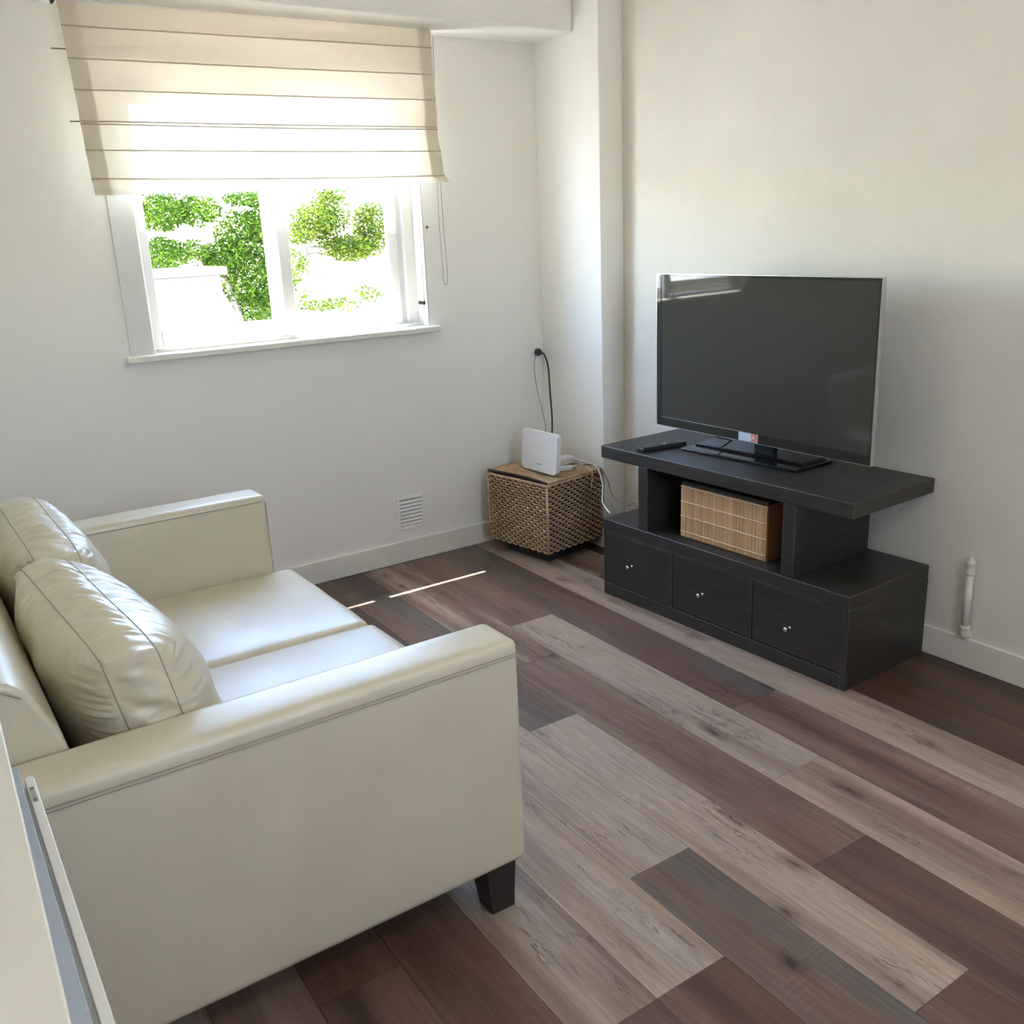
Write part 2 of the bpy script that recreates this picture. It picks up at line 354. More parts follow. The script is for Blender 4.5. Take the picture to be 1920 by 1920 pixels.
for ci in range(len(edges) - 1):
    x0, x1 = edges[ci], edges[ci + 1]
    j0 = first.get(ci, -.15 - (ci * .47) % 1.2)
    ys = [.2, j0]
    while ys[-1] > YR: ys.append(ys[-1] - L_)
    for k in range(len(ys) - 1):
        ya, yb = min(ys[k], -.001), max(ys[k + 1], YR + .001)
        if ya - yb < .02: continue
        g = .0006
        def cl(x): return max(XL + .001, min(XW - .001, x))
        c4 = [(cl(fx(x0, ya) + g), ya - g), (cl(fx(x1, ya) - g), ya - g), (cl(fx(x1, yb) - g), yb + g), (cl(fx(x0, yb) + g), yb + g)]
        if c4[1][0] - c4[0][0] < .004: continue
        ox, oy = sum(p[0] for p in c4) / 4, sum(p[1] for p in c4) / 4
        bm = bmesh.new()
        lo = [bm.verts.new((px - ox, py - oy, -.0045)) for px, py in c4]; hi = [bm.verts.new((px - ox, py - oy, 0)) for px, py in c4]
        bm.faces.new(hi[::-1]); bm.faces.new(lo)
        for q in range(4): bm.faces.new((lo[q], lo[(q + 1) % 4], hi[(q + 1) % 4], hi[q]))
        o = obj('plank', bm, 'plank', fl); o.location = (ox, oy, 0)
        ta, tb = tones.get((ci, k), R.choice([(LT, GR), (BR, DK), (MD, BR), (GR, LT), (GD, BR), (WB, DK)]))
        o.color = (*ta, 1); o['tone2'] = tb

# ------------------------------------------------------------------ window
wi = thing('window_1', None, None, kind='structure')
W = 'window_white'
rbox('casing_board', W, wi, (-1.200, OX0 + .001, -.008, .0, OZ0, 2.12), bev=.002)
rbox('sill', 'trim_gloss', wi, (-1.222, .148, -.050, .040, 1.067, 1.092), bev=.004)
fr = bmesh.new()
box(fr, OX0, -1.098, .02, .13, 1.092, OZ1); box(fr, .06, OX1, .085, .14, 1.092, OZ1); box(fr, .018, OX1, .112, .14, 1.092, OZ1)
box(fr, OX0, OX1, .02, .14, 2.045, OZ1); box(fr, OX0, OX1, .04, .14, 1.085, 1.105)
obj('window_frame', fr, W, wi, world=True, bevel=.002)
rbox('jamb_lining', W, wi, (.108, OX1, .0, .085, 1.092, OZ1), bev=.001)
rbox('jamb_track', 'track_beige', wi, (.100, .110, .018, .062, 1.20, OZ1), bev=.001)
rbox('track_stop', 'dark_gap', wi, (.099, .109, .016, .064, 1.186, 1.202), bev=.001)
rbox('latch_plate', W, wi, (.098, .109, .020, .060, 1.166, 1.186), bev=.001)
def sash(x0, x1, y0, y1, z0, z1, sl, sr, rb, rtp):
    bm = bmesh.new(); box(bm, x0, x0 + sl, y0, y1, z0, z1); box(bm, x1 - sr, x1, y0, y1, z0, z1)
    box(bm, x0 + sl, x1 - sr, y0, y1, z0, z0 + rb); box(bm, x0 + sl, x1 - sr, y0, y1, z1 - rtp, z1)
    s = obj('sash', bm, W, wi, world=True, bevel=.003)
    ym = (y0 + y1) / 2
    obj('pane', B(x0 + sl, x1 - sr, ym - .002, ym + .002, z0 + rb, z1 - rtp), 'pane_glass', s, world=True)
    return s
s1 = sash(-1.108, -.502, .035, .065, 1.108, 2.045, .044, .050, .070, .05)
s2 = sash(-.585, .022, .080, .110, 1.100, 2.045, .045, .046, .047, .05)
lt = B(-1.098, -1.080, .022, .036, 1.545, 1.620); box(lt, -1.094, -1.084, .012, .024, 1.57, 1.61); obj('latch', lt, 'trim_gloss', s1, world=True, bevel=.002)
lt = B(.0, .016, .066, .081, 1.50, 1.64); box(lt, .004, .012, .054, .068, 1.55, 1.60); obj('latch', lt, 'trim_gloss', s2, world=True, bevel=.002)

# ------------------------------------------------------------------ roman blind
bl = thing('roman_blind', 'cream translucent roman blind hanging half lowered over the window', 'blind', (-.55, -.1, 2.3))
rows_l = [2.292, 2.216, 2.116, 2.018, 1.917, 1.823, 1.728, 1.672]
rows_r = [2.307, 2.233, 2.130, 2.032, 1.926, 1.830, 1.731, 1.704]
def lerp(a, b, s): return a + (b - a) * s
def blind_pt(u, r, off=0):
    """u 0..1 left-right, r 0..7 row coordinate"""
    i = min(int(r), 6); s = r - i
    z = lerp(lerp(rows_l[i], rows_l[i + 1], s), lerp(rows_r[i], rows_r[i + 1], s), u)
    z -= .006 * math.sin(PI * u) * (r / 7) * (1 if r > 5.8 else .6)
    h = r / 7
    xl = lerp(-1.281, -1.256, h); xr = .150 + .004 * h + .028 * max(0, (h - .55) / .45) ** 1.5
    x = lerp(xl, xr, u)
    y = -.1 + .004 * math.sin(PI * s) * math.sin(7 * u + i * 1.7) - .006 * math.sin(PI * s) + .010 * (noise.noise((u * 5, r * 1.3, 3.3))) * h
    y -= .020 * max(0, u - .82) / .18 * h ** 2 + .004 * math.sin(u * 40 + i) * .25
    if r > 6: y -= .014 * s * (.4 + .6 * u)
    return Vector((x, y - off, z))
bm = bmesh.new(); grid(bm, 90, 70, lambda u, v_: blind_pt(u, v_ * 7))
obj('fabric_panel', bm, 'blind_fabric', bl, smooth=True, world=True)
for ua, ub in ((0, .045), (.957, 1)):
    bm = bmesh.new(); grid(bm, 4, 60, lambda u, v_: blind_pt(lerp(ua, ub, u), v_ * 7, -.0025)); obj('side_hem', bm, 'blind_hem', bl, smooth=True, world=True)
for i in range(1, 7):
    bm = tube(bmesh.new(), [blind_pt(k / 40, i, .003) for k in range(41)], (.0022), 6); obj('rod_pocket', bm, 'blind_pocket', bl, smooth=True, world=True)
bm = tube(bmesh.new(), [blind_pt(k / 40, 4.09 + .03 * math.sin(PI * k / 40), .004) for k in range(41)], (.0022), 6); obj('rod_pocket', bm, 'blind_pocket', bl, smooth=True, world=True)
for z, x in ((2.144, -1.320), (1.916, -1.298)):
    obj('rod', tube(bmesh.new(), [(x, -.095, z), (-.6, -.093, z + .006), (.14, -.093, z + .012)], .002, 6), 'grey_cable', bl, world=True, smooth=True)
rbox('headrail', W, bl, (-1.290, .152, -.098, -.07, 2.292, 2.301), bev=.002)
rbox('bracket', 'dark_gap', bl, (-1.296, -1.288, -.103, -.07, 2.285, 2.30), bev=.001)
cord = spline([(.178, -.05, 2.29), (.186, -.03, 2.0), (.187, -.03, 1.84), (.181, -.03, 1.70), (.179, -.03, 1.533), (.183, -.03, 1.349), (.185, -.03, 1.284), (.192, -.03, 1.269), (.203, -.03, 1.278), (.206, -.03, 1.348), (.200, -.03, 1.533), (.198, -.03, 1.701), (.195, -.03, 2.0), (.19, -.05, 2.29)], 6)
obj('pull_cord', tube(bmesh.new(), cord, .0014, 6), 'grey_cable', bl, world=True, smooth=True)
sc = obj('screw', lathe(bmesh.new(), [(.004, 0), (.006, -.004), (.004, -.009), (.001, -.010)], 10, (.131, 0, 1.522), 'Y'), 'black_plastic'); tag(sc, 'tiny dark screw in the wall between window and blind cord', 'screw')

# ------------------------------------------------------------------ wall vent
ve = thing('wall_vent', 'small white louvred wall vent low under the window', 'vent', (-.052, 0, .155))
bm = bmesh.new(); x0, x1, z0, z1 = -.128, .022, .158, .316
for a in ((x0, x0 + .016, -.007, 0, z0, z1), (x1 - .016, x1, -.007, 0, z0, z1), (x0 + .016, x1 - .016, -.007, 0, z0, z0 + .016), (x0 + .016, x1 - .016, -.007, 0, z1 - .014, z1)): box(bm, *a)
obj('vent_frame', bm, 'wall_paint', ve, world=True, bevel=.002)
obj('vent_back', B(x0 + .016, x1 - .016, -.001, 0, z0 + .016, z1 - .014), 'print_grey', ve, world=True)
for k in range(7):
    zc = z0 + .0255 + k * .0178
    mt = Matrix.Translation((0, -.005, zc)) @ Matrix.Rotation(math.radians(-24), 4, 'X')
    obj('slat', B(x0 + .016, x1 - .016, -.0012, .0012, -.0066, .0066, mat=mt), 'wall_paint', ve, world=True)
# ------------------------------------------------------------------ pipe
pp = thing('pipe_stub', 'short white painted pipe with capped ends on the right wall', 'pipe', (.852, -2.235, .12))
px_, py_ = .852, -2.235
obj('pipe_tube', lathe(bmesh.new(), [(.0125, .14), (.0125, .345)], 20, (px_, py_, 0)), 'pipe_white', pp, smooth=True, world=True)
obj('upper_fitting', lathe(bmesh.new(), [(.0125, .338), (.0165, .340), (.0165, .349), (.0145, .352), (.0145, .374), (.0165, .376), (.0165, .384), (.012, .389), (.008, .392), (.008, .399), (.004, .402)], 20, (px_, py_, 0)), 'pipe_white', pp, smooth=True, world=True)
el = tube(bmesh.new(), spline([(px_, py_, .15), (px_, py_, .135), (px_ + .006, py_, .122), (px_ + .027, py_, .119)], 5), .0145, 16)
lathe(el, [(.0125, .158), (.0172, .157), (.0172, .147), (.0145, .145)], 20, (px_, py_, 0)); obj('elbow', el, 'pipe_white', pp, smooth=True, world=True)

# ------------------------------------------------------------------ tv stand (local: x along the front, y depth, z up)
A0 = .0328
st = thing('tv_stand', 'black stained wooden tv stand with three drawers and open shelf', 'tv stand', (.3638, -.9178, 0), A0 - PI / 2)
SL, SD = 1.185, .452
K = 'black_stain'
def sbox(name, a, bev=.003, m=K, **k): return obj(name, B(*a), m, k.pop('parent', st), bevel=bev, **k)
sbox('top_slab', (-.010, SL - .008, .004, SD, .589, .641), .004)
sbox('upright', (.206, .258, .006, .430, .333, .589)); sbox('upright', (.906, .958, .006, .430, .333, .589))
sbox('shelf_back', (.258, .906, .405, .425, .333, .589), .001)
sbox('base_slab', (0, SL, 0, SD, .286, .333), .004)
cb = bmesh.new()
for a in ((0, .006, .004, SD, 0, .286), (.006, SL - .02, SD - .02, SD, 0, .286), (SL - .020, SL, .002, SD, 0, .286), (.006, SL - .02, .002, SD - .02, 0, .052), (.373, .400, .002, SD - .02, .052, .286), (.763, .792, .002, SD - .02, .052, .286), (.006, SL - .02, .002, .03, .280, .286)): box(cb, *a)
obj('carcass', cb, K, st, bevel=.0015)
for a, b, kx, kz in ((.0075, .3715, .173, .165), (.4015, .7615, .558, .158), (.7935, 1.1635, .959, .154)):
    d = sbox('drawer', (a + .001, b - .001, .0045, .40, .056, .277), .002)
    kb = lathe(bmesh.new(), [(.0065, .003), (.0065, 0), (.0035, -.002), (.0035, -.014), (.0075, -.016), (.0085, -.021), (.007, -.025), (.002, -.026)], 16, (kx, 0, kz), 'Y')
    obj('knob', kb, 'knob_metal', d, smooth=True)

# bamboo box in the shelf
bx = thing('bamboo_box', 'bamboo slat box with dark rim standing in the tv stand shelf', 'box', st.matrix_basis @ Vector((0, 0, 0)), 0)
bx.location = (ROOT['tv_stand'] @ Vector((.592, .06, .333))); bx.rotation_euler = (0, 0, A0 - PI / 2); ROOT[bx.name] = Matrix.Translation(bx.location) @ Matrix.Rotation(A0 - PI / 2, 4, 'Z')
hw, hh, dd = .2055, .207, .25
bm = bmesh.new(); box(bm, -hw, hw, .004, .010, 0, hh); box(bm, -hw, hw, dd - .006, dd, 0, hh); box(bm, -hw, -hw + .006, .010, dd - .006, 0, hh); box(bm, hw - .006, hw, .010, dd - .006, 0, hh); box(bm, -hw + .006, hw - .006, .01, dd - .006, 0, .006)
obj('box_body', bm, 'bamboo_plain', bx, bevel=.001)
bm = bmesh.new(); ns = 78
for k in range(ns):
    xa = -hw + 2 * hw * k / ns; xb = xa + 2 * hw / ns - .0006; o_ = R.uniform(-.0006, .0006)
    box(bm, xa, xb, .0008 + o_, .0042, .004, hh - .002)
obj('slat_front', bm, 'bamboo', bx, kind='stuff')
for z in (.024, .085, .143, hh - .004):
    obj('thread', tube(bmesh.new(), [(-hw + .41 * k / 30, -.0006 + .0007 * math.sin(k * 2.1), z + .0006 * math.sin(k * 1.3)) for k in range(31)], .0019, 6), 'thread', bx, smooth=True)
bm = bmesh.new(); box(bm, -hw - .001, hw + .001, .006, .016, hh, hh + .014); box(bm, -hw - .001, hw + .001, dd - .01, dd, hh, hh + .014); box(bm, -hw - .001, -hw + .008, .016, dd - .01, hh, hh + .014); box(bm, hw - .008, hw + .001, .016, dd - .01, hh, hh + .014)
obj('rim', bm, 'black_plastic', bx, bevel=.002)

# ------------------------------------------------------------------ tv (local: x along, y depth (away), z up)
tvb = ROOT['tv_stand'] @ Vector((.53, .28, .641))
tv = thing('television', 'large flat black television on the black wooden stand', 'television', (.58, -1.009, .641), .016 - PI / 2)
TW, Z0, TH = .998, .070, .599
tilt = Matrix.Translation((0, 0, Z0)) @ Matrix.Rotation(math.radians(.3), 4, 'X')
def tbox(name, a, m, bev=.002, parent=tv): return obj(name, B(*a, mat=tilt), m, parent, bevel=bev)
tbox('housing', (.004, TW - .004, .008, .030, .004, TH - .004), 'black_plastic', .004)
tbox('rear_cover', (.12, TW - .12, .030, .062, .05, TH - .12), 'black_plastic', .012)
bz = bmesh.new()
for a in ((.002, TW - .002, 0, .008, .002, .036), (.002, TW - .002, 0, .008, TH - .012, TH - .002), (.002, .026, 0, .008, .036, TH - .012), (TW - .010, TW - .002, 0, .008, .036, TH - .012)): box(bz, *a, mat=tilt)
obj('bezel', bz, 'bezel_black', tv)
tbox('screen', (.026, TW - .010, .001, .008, .036, TH - .012), 'screen_glass', 0)
obj('screen_gap', B(.0245, .0265, -.0004, .001, .036, TH - .03, mat=tilt), 'dark_gap', tv)
ed = bmesh.new()
for a in ((0, TW, .0005, .020, TH - .002, TH), (0, TW, -.0005, .012, 0, .002), (0, .002, .0005, .020, .002, TH - .002), (TW - .002, TW, .0005, .020, .002, TH - .002)): box(ed, *a, mat=tilt)
obj('edge_trim', ed, 'silver_edge', tv)
obj('screen_line', B(.028, .5, -.0006, .001, .0352, .0366, mat=tilt), 'silver_edge', tv)
to_l = ROOT['television'].inverted()
bl_ = [to_l @ (ROOT['tv_stand'] @ Vector((x, y, .641))) for x, y in ((.280, .165), (.815, .185), (.815, .395), (.280, .375))]
bm = bmesh.new()
v0 = [bm.verts.new((p.x, p.y, .0005)) for p in bl_]; v1 = [bm.verts.new((p.x, p.y, .010)) for p in bl_]
bm.faces.new(v1); bm.faces.new(v0[::-1])
for q in range(4): bm.faces.new((v0[q], v0[(q + 1) % 4], v1[(q + 1) % 4], v1[q]))
obj('base_plate', bm, 'black_gloss', tv, bevel=.004)
cl_ = [to_l @ (ROOT['tv_stand'] @ Vector((x, y, .641))) for x, y in ((.290, .235), (.80, .250), (.80, .385), (.290, .365))]
bm = bmesh.new(); v0 = [bm.verts.new((p.x, p.y, .010)) for p in cl_]; v1 = [bm.verts.new((p.x * .97 + .01, p.y, .020)) for p in cl_]
bm.faces.new(v1); bm.faces.new(v0[::-1])
for q in range(4): bm.faces.new((v0[q], v0[(q + 1) % 4], v1[(q + 1) % 4], v1[q]))
obj('base_top', bm, 'black_gloss', tv, bevel=.003)
obj('neck', B(.485, .575, .032, .058, .018, .16), 'black_gloss', tv, bevel=.004)
obj('power_cord', tube(bmesh.new(), spline([(.285, .03, .080), (.275, .06, .05), (.27, .12, .03), (.275, .19, .006), (.30, .215, .004)], 5), .003, 6), 'black_cable', tv, smooth=True)
sk = obj('sticker', B(.438, .529, -.0012, 0, .0035, .0345, mat=tilt), 'sticker_pale', tv, label='small blue and red sticker')
obj('sticker_field', B(.457, .483, -.0016, -.001, .008, .0335, mat=tilt), 'sticker_blue', sk); obj('sticker_field', B(.497, .527, -.0016, -.001, .006, .0335, mat=tilt), 'sticker_red', sk)
text('sticker_text', 'HENKA', .020, 'sticker_ink', sk, tilt @ Matrix.Translation((.484, -.002, .019)) @ Matrix.Rotation(PI / 2, 4, 'X'))

# ------------------------------------------------------------------ remote
ra = ROOT['tv_stand'] @ Vector((.192, .03, .641)); rb_ = ROOT['tv_stand'] @ Vector((.226, .238, .641))
dv = (rb_ - ra); Lr = dv.length
rm = thing('remote_control', 'slim black remote control lying on left end of the stand top', 'remote', ra, math.atan2(dv.y, dv.x))
obj('remote_body', B(0, Lr, -.024, .024, 0, .018), 'black_plastic', rm, bevel=.006, seg=3)
for i in range(9):
    for j in range(3):
        m_ = 'white_key' if (i == 5 and j == 1) else 'grey_key'
        w_ = .0065 if m_ == 'grey_key' else .010
        obj('button', B(.022 + i * .019 - w_ / 2, .022 + i * .019 + w_ / 2, (j - 1) * .013 - .004, (j - 1) * .013 + .004, .0178, .0200), m_, rm)

# ------------------------------------------------------------------ wicker basket (local x along near face, y depth)
BA = .154
bk = thing('wicker_basket', 'square woven wicker storage basket in the corner by the stand', 'basket', (.310, -.123, 0), BA - PI / 2)
bw, bd, bz0, bz1 = .400, .371, .060, .385
obj('plinth', B(.055, bw - .055, .055, bd - .045, 0, bz0 + .01), 'black_plastic', bk, bevel=.004)
obj('basket_core', B(.009, bw - .009, .009, bd - .009, bz0, bz1 - .002), 'wicker_core', bk)
bm = bmesh.new(); nrow = 25; pitch = .0205
def perim(s):
    for (p, q) in (((0, 0), (bw, 0)), ((bw, 0), (bw, bd)), ((bw, bd), (0, bd)), ((0, bd), (0, 0))):
        L = math.hypot(q[0] - p[0], q[1] - p[1])
        if s <= L: 
            d = ((q[0] - p[0]) / L, (q[1] - p[1]) / L); return (p[0] + d[0] * s, p[1] + d[1] * s), (d[1], -d[0]), s, L
        s -= L
    return (0, 0), (0, -1), 0, 1
PT = 2 * (bw + bd); nh = int(round(PT / pitch / 2)) * 2; seg_ = 4
for r_ in range(nrow):
    z = bz0 + .006 + (bz1 - bz0 - .012) * r_ / (nrow - 1)
    path = []; rad = []
    for k in range(nh * seg_):
        (x, y), nrm, s_, L = perim((k + .5) * PT / (nh * seg_))
        ph = PI * (k + .5) / seg_ + (PI if r_ % 2 else 0)
        c = math.sin(ph); c = math.copysign(abs(c) ** .7, c)
        amp = .0056 * min(1, min(s_, L - s_) / .012)
        rad.append(.0052 + .0015 * c)
        o_ = -.0045 + amp * c + .0004 * R.uniform(-1, 1)
        path.append((x + nrm[0] * o_, y + nrm[1] * o_, z + .0006 * R.uniform(-1, 1) + .0012 * math.cos(ph)))
    tube(bm, path, rad, 5, closed=True, flat=1.0)
obj('woven_wall', bm, 'wicker', bk, kind='stuff', smooth=True)
for (x, y) in ((.001, .001), (bw - .001, .001), (bw - .001, bd - .001), (.001, bd - .001)):
    obj('corner_post', tube(bmesh.new(), [(x, y, bz0), (x, y, (bz0 + bz1) / 2), (x, y, bz1)], .006, 8), 'wicker', bk, smooth=True)
def lidz(x, y):
    # the front edge sags in the middle, the left corner is lifted
    u, v_ = x / bw, y / bd
    return .396 - .013 * math.sin(PI * min(max(u, 0), 1)) * (1 - v_) ** 1.3 + .004 * (1 - u) * (1 - v_)
rim = bmesh.new(); pts = []
for (p, q) in (((0, 0), (bw, 0)), ((bw, 0), (bw, bd)), ((bw, bd), (0, bd)), ((0, bd), (0, 0))):
    for k in range(14): s = k / 14; pts.append((lerp(p[0], q[0], s), lerp(p[1], q[1], s), bz1 + .001))
tube(rim, pts, .0058, 6, closed=True); obj('basket_rim', rim, 'wicker', bk, smooth=True)
ld = bmesh.new(); nl = 25
for k in range(nl):
    y = .004 + (bd - .008) * (k + .5) / nl
    path = []
    for q in range(40):
        x = .004 + (bw - .008) * q / 39
        yy = .004 + .052 * math.sin(PI * x / bw) * (1 - y / bd) + y * .985
        path.append((x, yy, lidz(x, y) + .0016 * math.sin(q * 1.6 + (k % 2) * PI)))
    tube(ld, path, .0054, 5, flat=.85)
lid = obj('lid', ld, 'wicker', bk, smooth=True, kind='stuff')
ef = bmesh.new()
tube(ef, [(x / 30 * bw, .003 + .052 * math.sin(PI * x / 30), lidz(x / 30 * bw, 0) + .0005) for x in range(31)], .0062, 6)
obj('lid_edge', ef, 'wicker_dark', bk, smooth=True)
ef = bmesh.new(); tube(ef, [(bw - .002, .004 + (bd - .006) * k / 20, lidz(bw, bd * k / 20)) for k in range(21)], .0062, 6); obj('lid_edge', ef, 'wicker', bk, smooth=True)
ef = bmesh.new(); tube(ef, [(.002, .004 + (bd - .006) * k / 20, lidz(0, bd * k / 20)) for k in range(21)], .0062, 6)
obj('lid_edge', ef, 'wicker', bk, smooth=True)

# ------------------------------------------------------------------ router, adapters and cables
rt_ = thing('router', 'upright white wireless router leaning on the wicker basket lid', 'router', (.455, -.335, .402), math.radians(-88))
lean = Matrix.Translation((0, 0, .004)) @ Matrix.Rotation(math.radians(-5), 4, 'X')
bm = bmesh.new(); hw_, H_, rc = .132, .192, .022
pr_ = []
for cx_, cz_, a0 in ((hw_ - rc, rc, -PI / 2), (hw_ - rc, H_ - rc, 0), (-hw_ + rc, H_ - rc, PI / 2), (-hw_ + rc, rc, PI)):
    for k in range(7): a = a0 + PI / 2 * k / 6; pr_.append((cx_ + rc * math.cos(a), cz_ + rc * math.sin(a)))
f_ = [bm.verts.new(lean @ Vector((x, 0, z))) for x, z in pr_]; b_ = [bm.verts.new(lean @ Vector((x * .97, .028, z * .97 + .003))) for x, z in pr_]
bm.faces.new(f_); bm.faces.new(b_[::-1])
for k in range(len(f_)): bm.faces.new((f_[k], f_[(k + 1) % len(f_)], b_[(k + 1) % len(f_)], b_[k]))
rbod = obj('router_body', bm, 'white_plastic', rt_, bevel=.003)
obj('foot', B(-.09, .09, .012, .055, .0, .006), 'white_plastic', rt_, bevel=.002)
obj('indicator_line', B(-.03, .05, -.0006, .001, .120, .1215, mat=lean), 'track_beige', rt_)
lg = bmesh.new()
for k in range(6): box(lg, -.012 + k * .006, -.0075 + k * .006, -.0007, .001, .036, .040, mat=lean)
obj('logo_print', lg, 'print_grey', rt_)
def tubething(name, pts, r, m, label, cat, n=6):
    o = obj(name, tube(bmesh.new(), spline(pts, n), r, 8), m, smooth=True); tag(o, label, cat); return o
pa = thing('power_adapter', 'white power adapter block behind the router on the basket', 'adapter', (.640, -.290, .404), math.radians(12))
obj('adapter_body', B(-.045, .045, -.028, .028, 0, .036), 'white_plastic', pa, bevel=.005)
obj('label_print', B(-.046, -.0449, -.012, .014, .014, .022), 'print_grey', pa)
pb = thing('plug_block', 'flat white cable connector lying below the power adapter beside router', 'connector', (.585, -.375, .399), math.radians(-20))
obj('connector_body', B(-.034, .034, -.018, .018, 0, .020), 'white_plastic', pb, bevel=.004)
obj('strain_relief', lathe(bmesh.new(), [(.006, .034), (.005, .05), (.003, .056)], 10, (0, 0, .010), 'X'), 'white_cable', pb, smooth=True)
sw = thing('wall_plug', 'round black plug in wall above the router', 'plug', (.713, 0, .91))
obj('plug_body', lathe(bmesh.new(), [(.019, 0), (.019, -.010), (.016, -.018), (.009, -.026), (.006, -.030)], 18, (.713, 0, .91), 'Y'), 'black_plastic', sw, smooth=True, world=True)
tubething('black_power_cable', [(.713, -.028, .91), (.720, -.05, .897), (.711, -.09, .839), (.680, -.14, .744), (.644, -.20, .625), (.604, -.25, .55), (.575, -.265, .46), (.56, -.27, .406)], .0042, 'black_cable', 'thick black power cable curving from wall plug to router', 'cable')
tubething('thin_wire', [(.700, -.012, .902), (.684, -.02, .885), (.656, -.05, .842), (.637, -.09, .757), (.623, -.14, .673), (.602, -.2, .592), (.56, -.255, .53), (.54, -.27, .45), (.535, -.28, .405)], .0016, 'grey_cable', 'thin grey wire hanging from wall plug beside the black cable', 'wire')
tubething('white_cable', [(.655, -.30, .428), (.690, -.33, .424), (.712, -.39, .414), (.711, -.445, .409), (.702, -.482, .392), (.662, -.555, .354), (.601, -.63, .342), (.502, -.75, .336), (.44, -.86, .336), (.42, -.90, .338)], .0034, 'white_cable', 'thick white cable drooping from power adapter down to the stand', 'cable')
tubething('white_wire', [(.620, -.375, .414), (.665, -.385, .412), (.680, -.41, .408), (.668, -.445, .406), (.658, -.484, .399), (.649, -.494, .36), (.645, -.495, .325)], .0018, 'white_cable', 'thin white wire falling over the right face of basket', 'wire')
tubething('grey_loop_cable', [(.695, -.375, .405), (.724, -.41, .405), (.726, -.475, .394), (.714, -.535, .345), (.667, -.62, .309), (.635, -.72, .300), (.600, -.80, .312), (.562, -.885, .350), (.54, -.93, .352), (.53, -.97, .338)], .0024, 'grey_cable', 'thin dark grey cable sagging between basket and tv stand', 'cable')

# ------------------------------------------------------------------ sofa (world coordinates, base under near front corner)
SX, SY, SXB = -1.009, -2.311, -2.06
sf = thing('sofa', 'cream leather two seat sofa with loose back cushions and dark legs', 'sofa', (-1.53, -1.49, 0))
LE = 'leather'
def soft_box(name, x0, x1, y0, y1, z0, z1, rad=.03, parent=sf, puff=0.0, cuts=14, wr=0, seedv=0, m=LE):
    """box with rounded edges whose faces swell by puff"""
    bm = B(x0, x1, y0, y1, z0, z1)
    bmesh.ops.bevel(bm, geom=bm.edges[:], offset=rad, segments=4, profile=.6, affect='EDGES')
    if puff or wr:
        for ax, (a, b) in enumerate(((x0, x1), (y0, y1), (z0, z1))):
            for k in range(1, cuts):
                co = a + rad + (b - a - 2 * rad) * k / cuts
                pl = [0, 0, 0]; pl[ax] = co; no = [0, 0, 0]; no[ax] = 1
                bmesh.ops.bisect_plane(bm, geom=bm.verts[:] + bm.edges[:] + bm.faces[:], plane_co=pl, plane_no=no)
        for v in bm.verts:
            u = ((v.co.x - x0) / (x1 - x0) * 2 - 1, (v.co.y - y0) / (y1 - y0) * 2 - 1, (v.co.z - z0) / (z1 - z0) * 2 - 1)
            f = [max(0, 1 - abs(q) ** 3) for q in u]
            n_ = noise.noise((v.co.x * 6 + seedv, v.co.y * 6, v.co.z * 6)) * wr
            for ax in range(3):
                o_ = [f[q] for q in range(3) if q != ax]
                if abs(u[ax]) > .86: v.co[ax] += math.copysign((puff + n_) * o_[0] * o_[1], u[ax])
    return obj(name, bm, LE if m is None else m, parent, smooth=True, world=True)
def seam(pts, r=.0018, n=3, name='seam'): return obj(name, tube(bmesh.new(), spline(pts, n), r, 6), 'stitch_thread', sf, world=True, smooth=True)
ZA = .671
def arm(y0, y1, side):
    a = soft_box('arm', SXB, SX, y0, y1, .130, ZA, .022, puff=.004, cuts=8)
    yo = y0 if side < 0 else y1
    for dz, r in ((.660 - .018, .0012), (.660 - .025, .0009)):
        obj('seam', tube(bmesh.new(), [(SXB + .03, yo + side * .0035, dz), ((SXB + SX) / 2, yo + side * .0068, dz), (SX - .012, yo + side * .0025, dz), (SX + .0006, yo - side * .01, dz)], r, 6), 'stitch_thread', a, world=True, smooth=True)
    yi = y1 if side < 0 else y0
    obj('seam', tube(bmesh.new(), [(SXB + .03, yi, ZA - .02), (SX - .02, yi - side * .002, ZA - .02), (SX, yi + side * .010, ZA - .03), (SX + .001, yi + side * .012, .42), (SX + .0005, yi + side * .012, .16)], .0016, 6), 'stitch_thread', a, world=True, smooth=True)
    return a
arm(SY, -2.180, -1); arm(-.802, -.671, 1)
# backrest : leaning wedge
bm = bmesh.new(); prof = [(-1.840, .25), (-1.856, .60), (-1.876, .70), (-1.914, .785), (-1.940, .808), (-1.985, .818), (-2.030, .810), (-2.055, .785), (-2.062, .70), (-2.062, .16), (-1.845, .16)]
ysb = [-2.176, -2.165, -1.9, -1.49, -1.08, -.817, -.806]
rg = [[bm.verts.new((x, y, z)) for x, z in prof] for y in ysb]
for a, b in zip(rg, rg[1:]):
    for k in range(len(prof)): bm.faces.new((a[k], a[(k + 1) % len(prof)], b[(k + 1) % len(prof)], b[k]))
bm.faces.new(rg[0]); bm.faces.new(rg[-1][::-1])
br = obj('backrest', bm, LE, sf, world=True, bevel=.012, seg=3)
obj('seam', tube(bmesh.new(), [(-1.925, -2.1775, .780), (-1.95, -2.179, .799), (-1.985, -2.179, .806), (-2.03, -2.178, .80), (-2.05, -2.178, .78)], .0016, 6), 'stitch_thread', br, world=True, smooth=True)
obj('base_frame', B(-2.05, -1.020, -2.176, -.806, .135, .262), LE, sf, world=True, bevel=.012, seg=3)
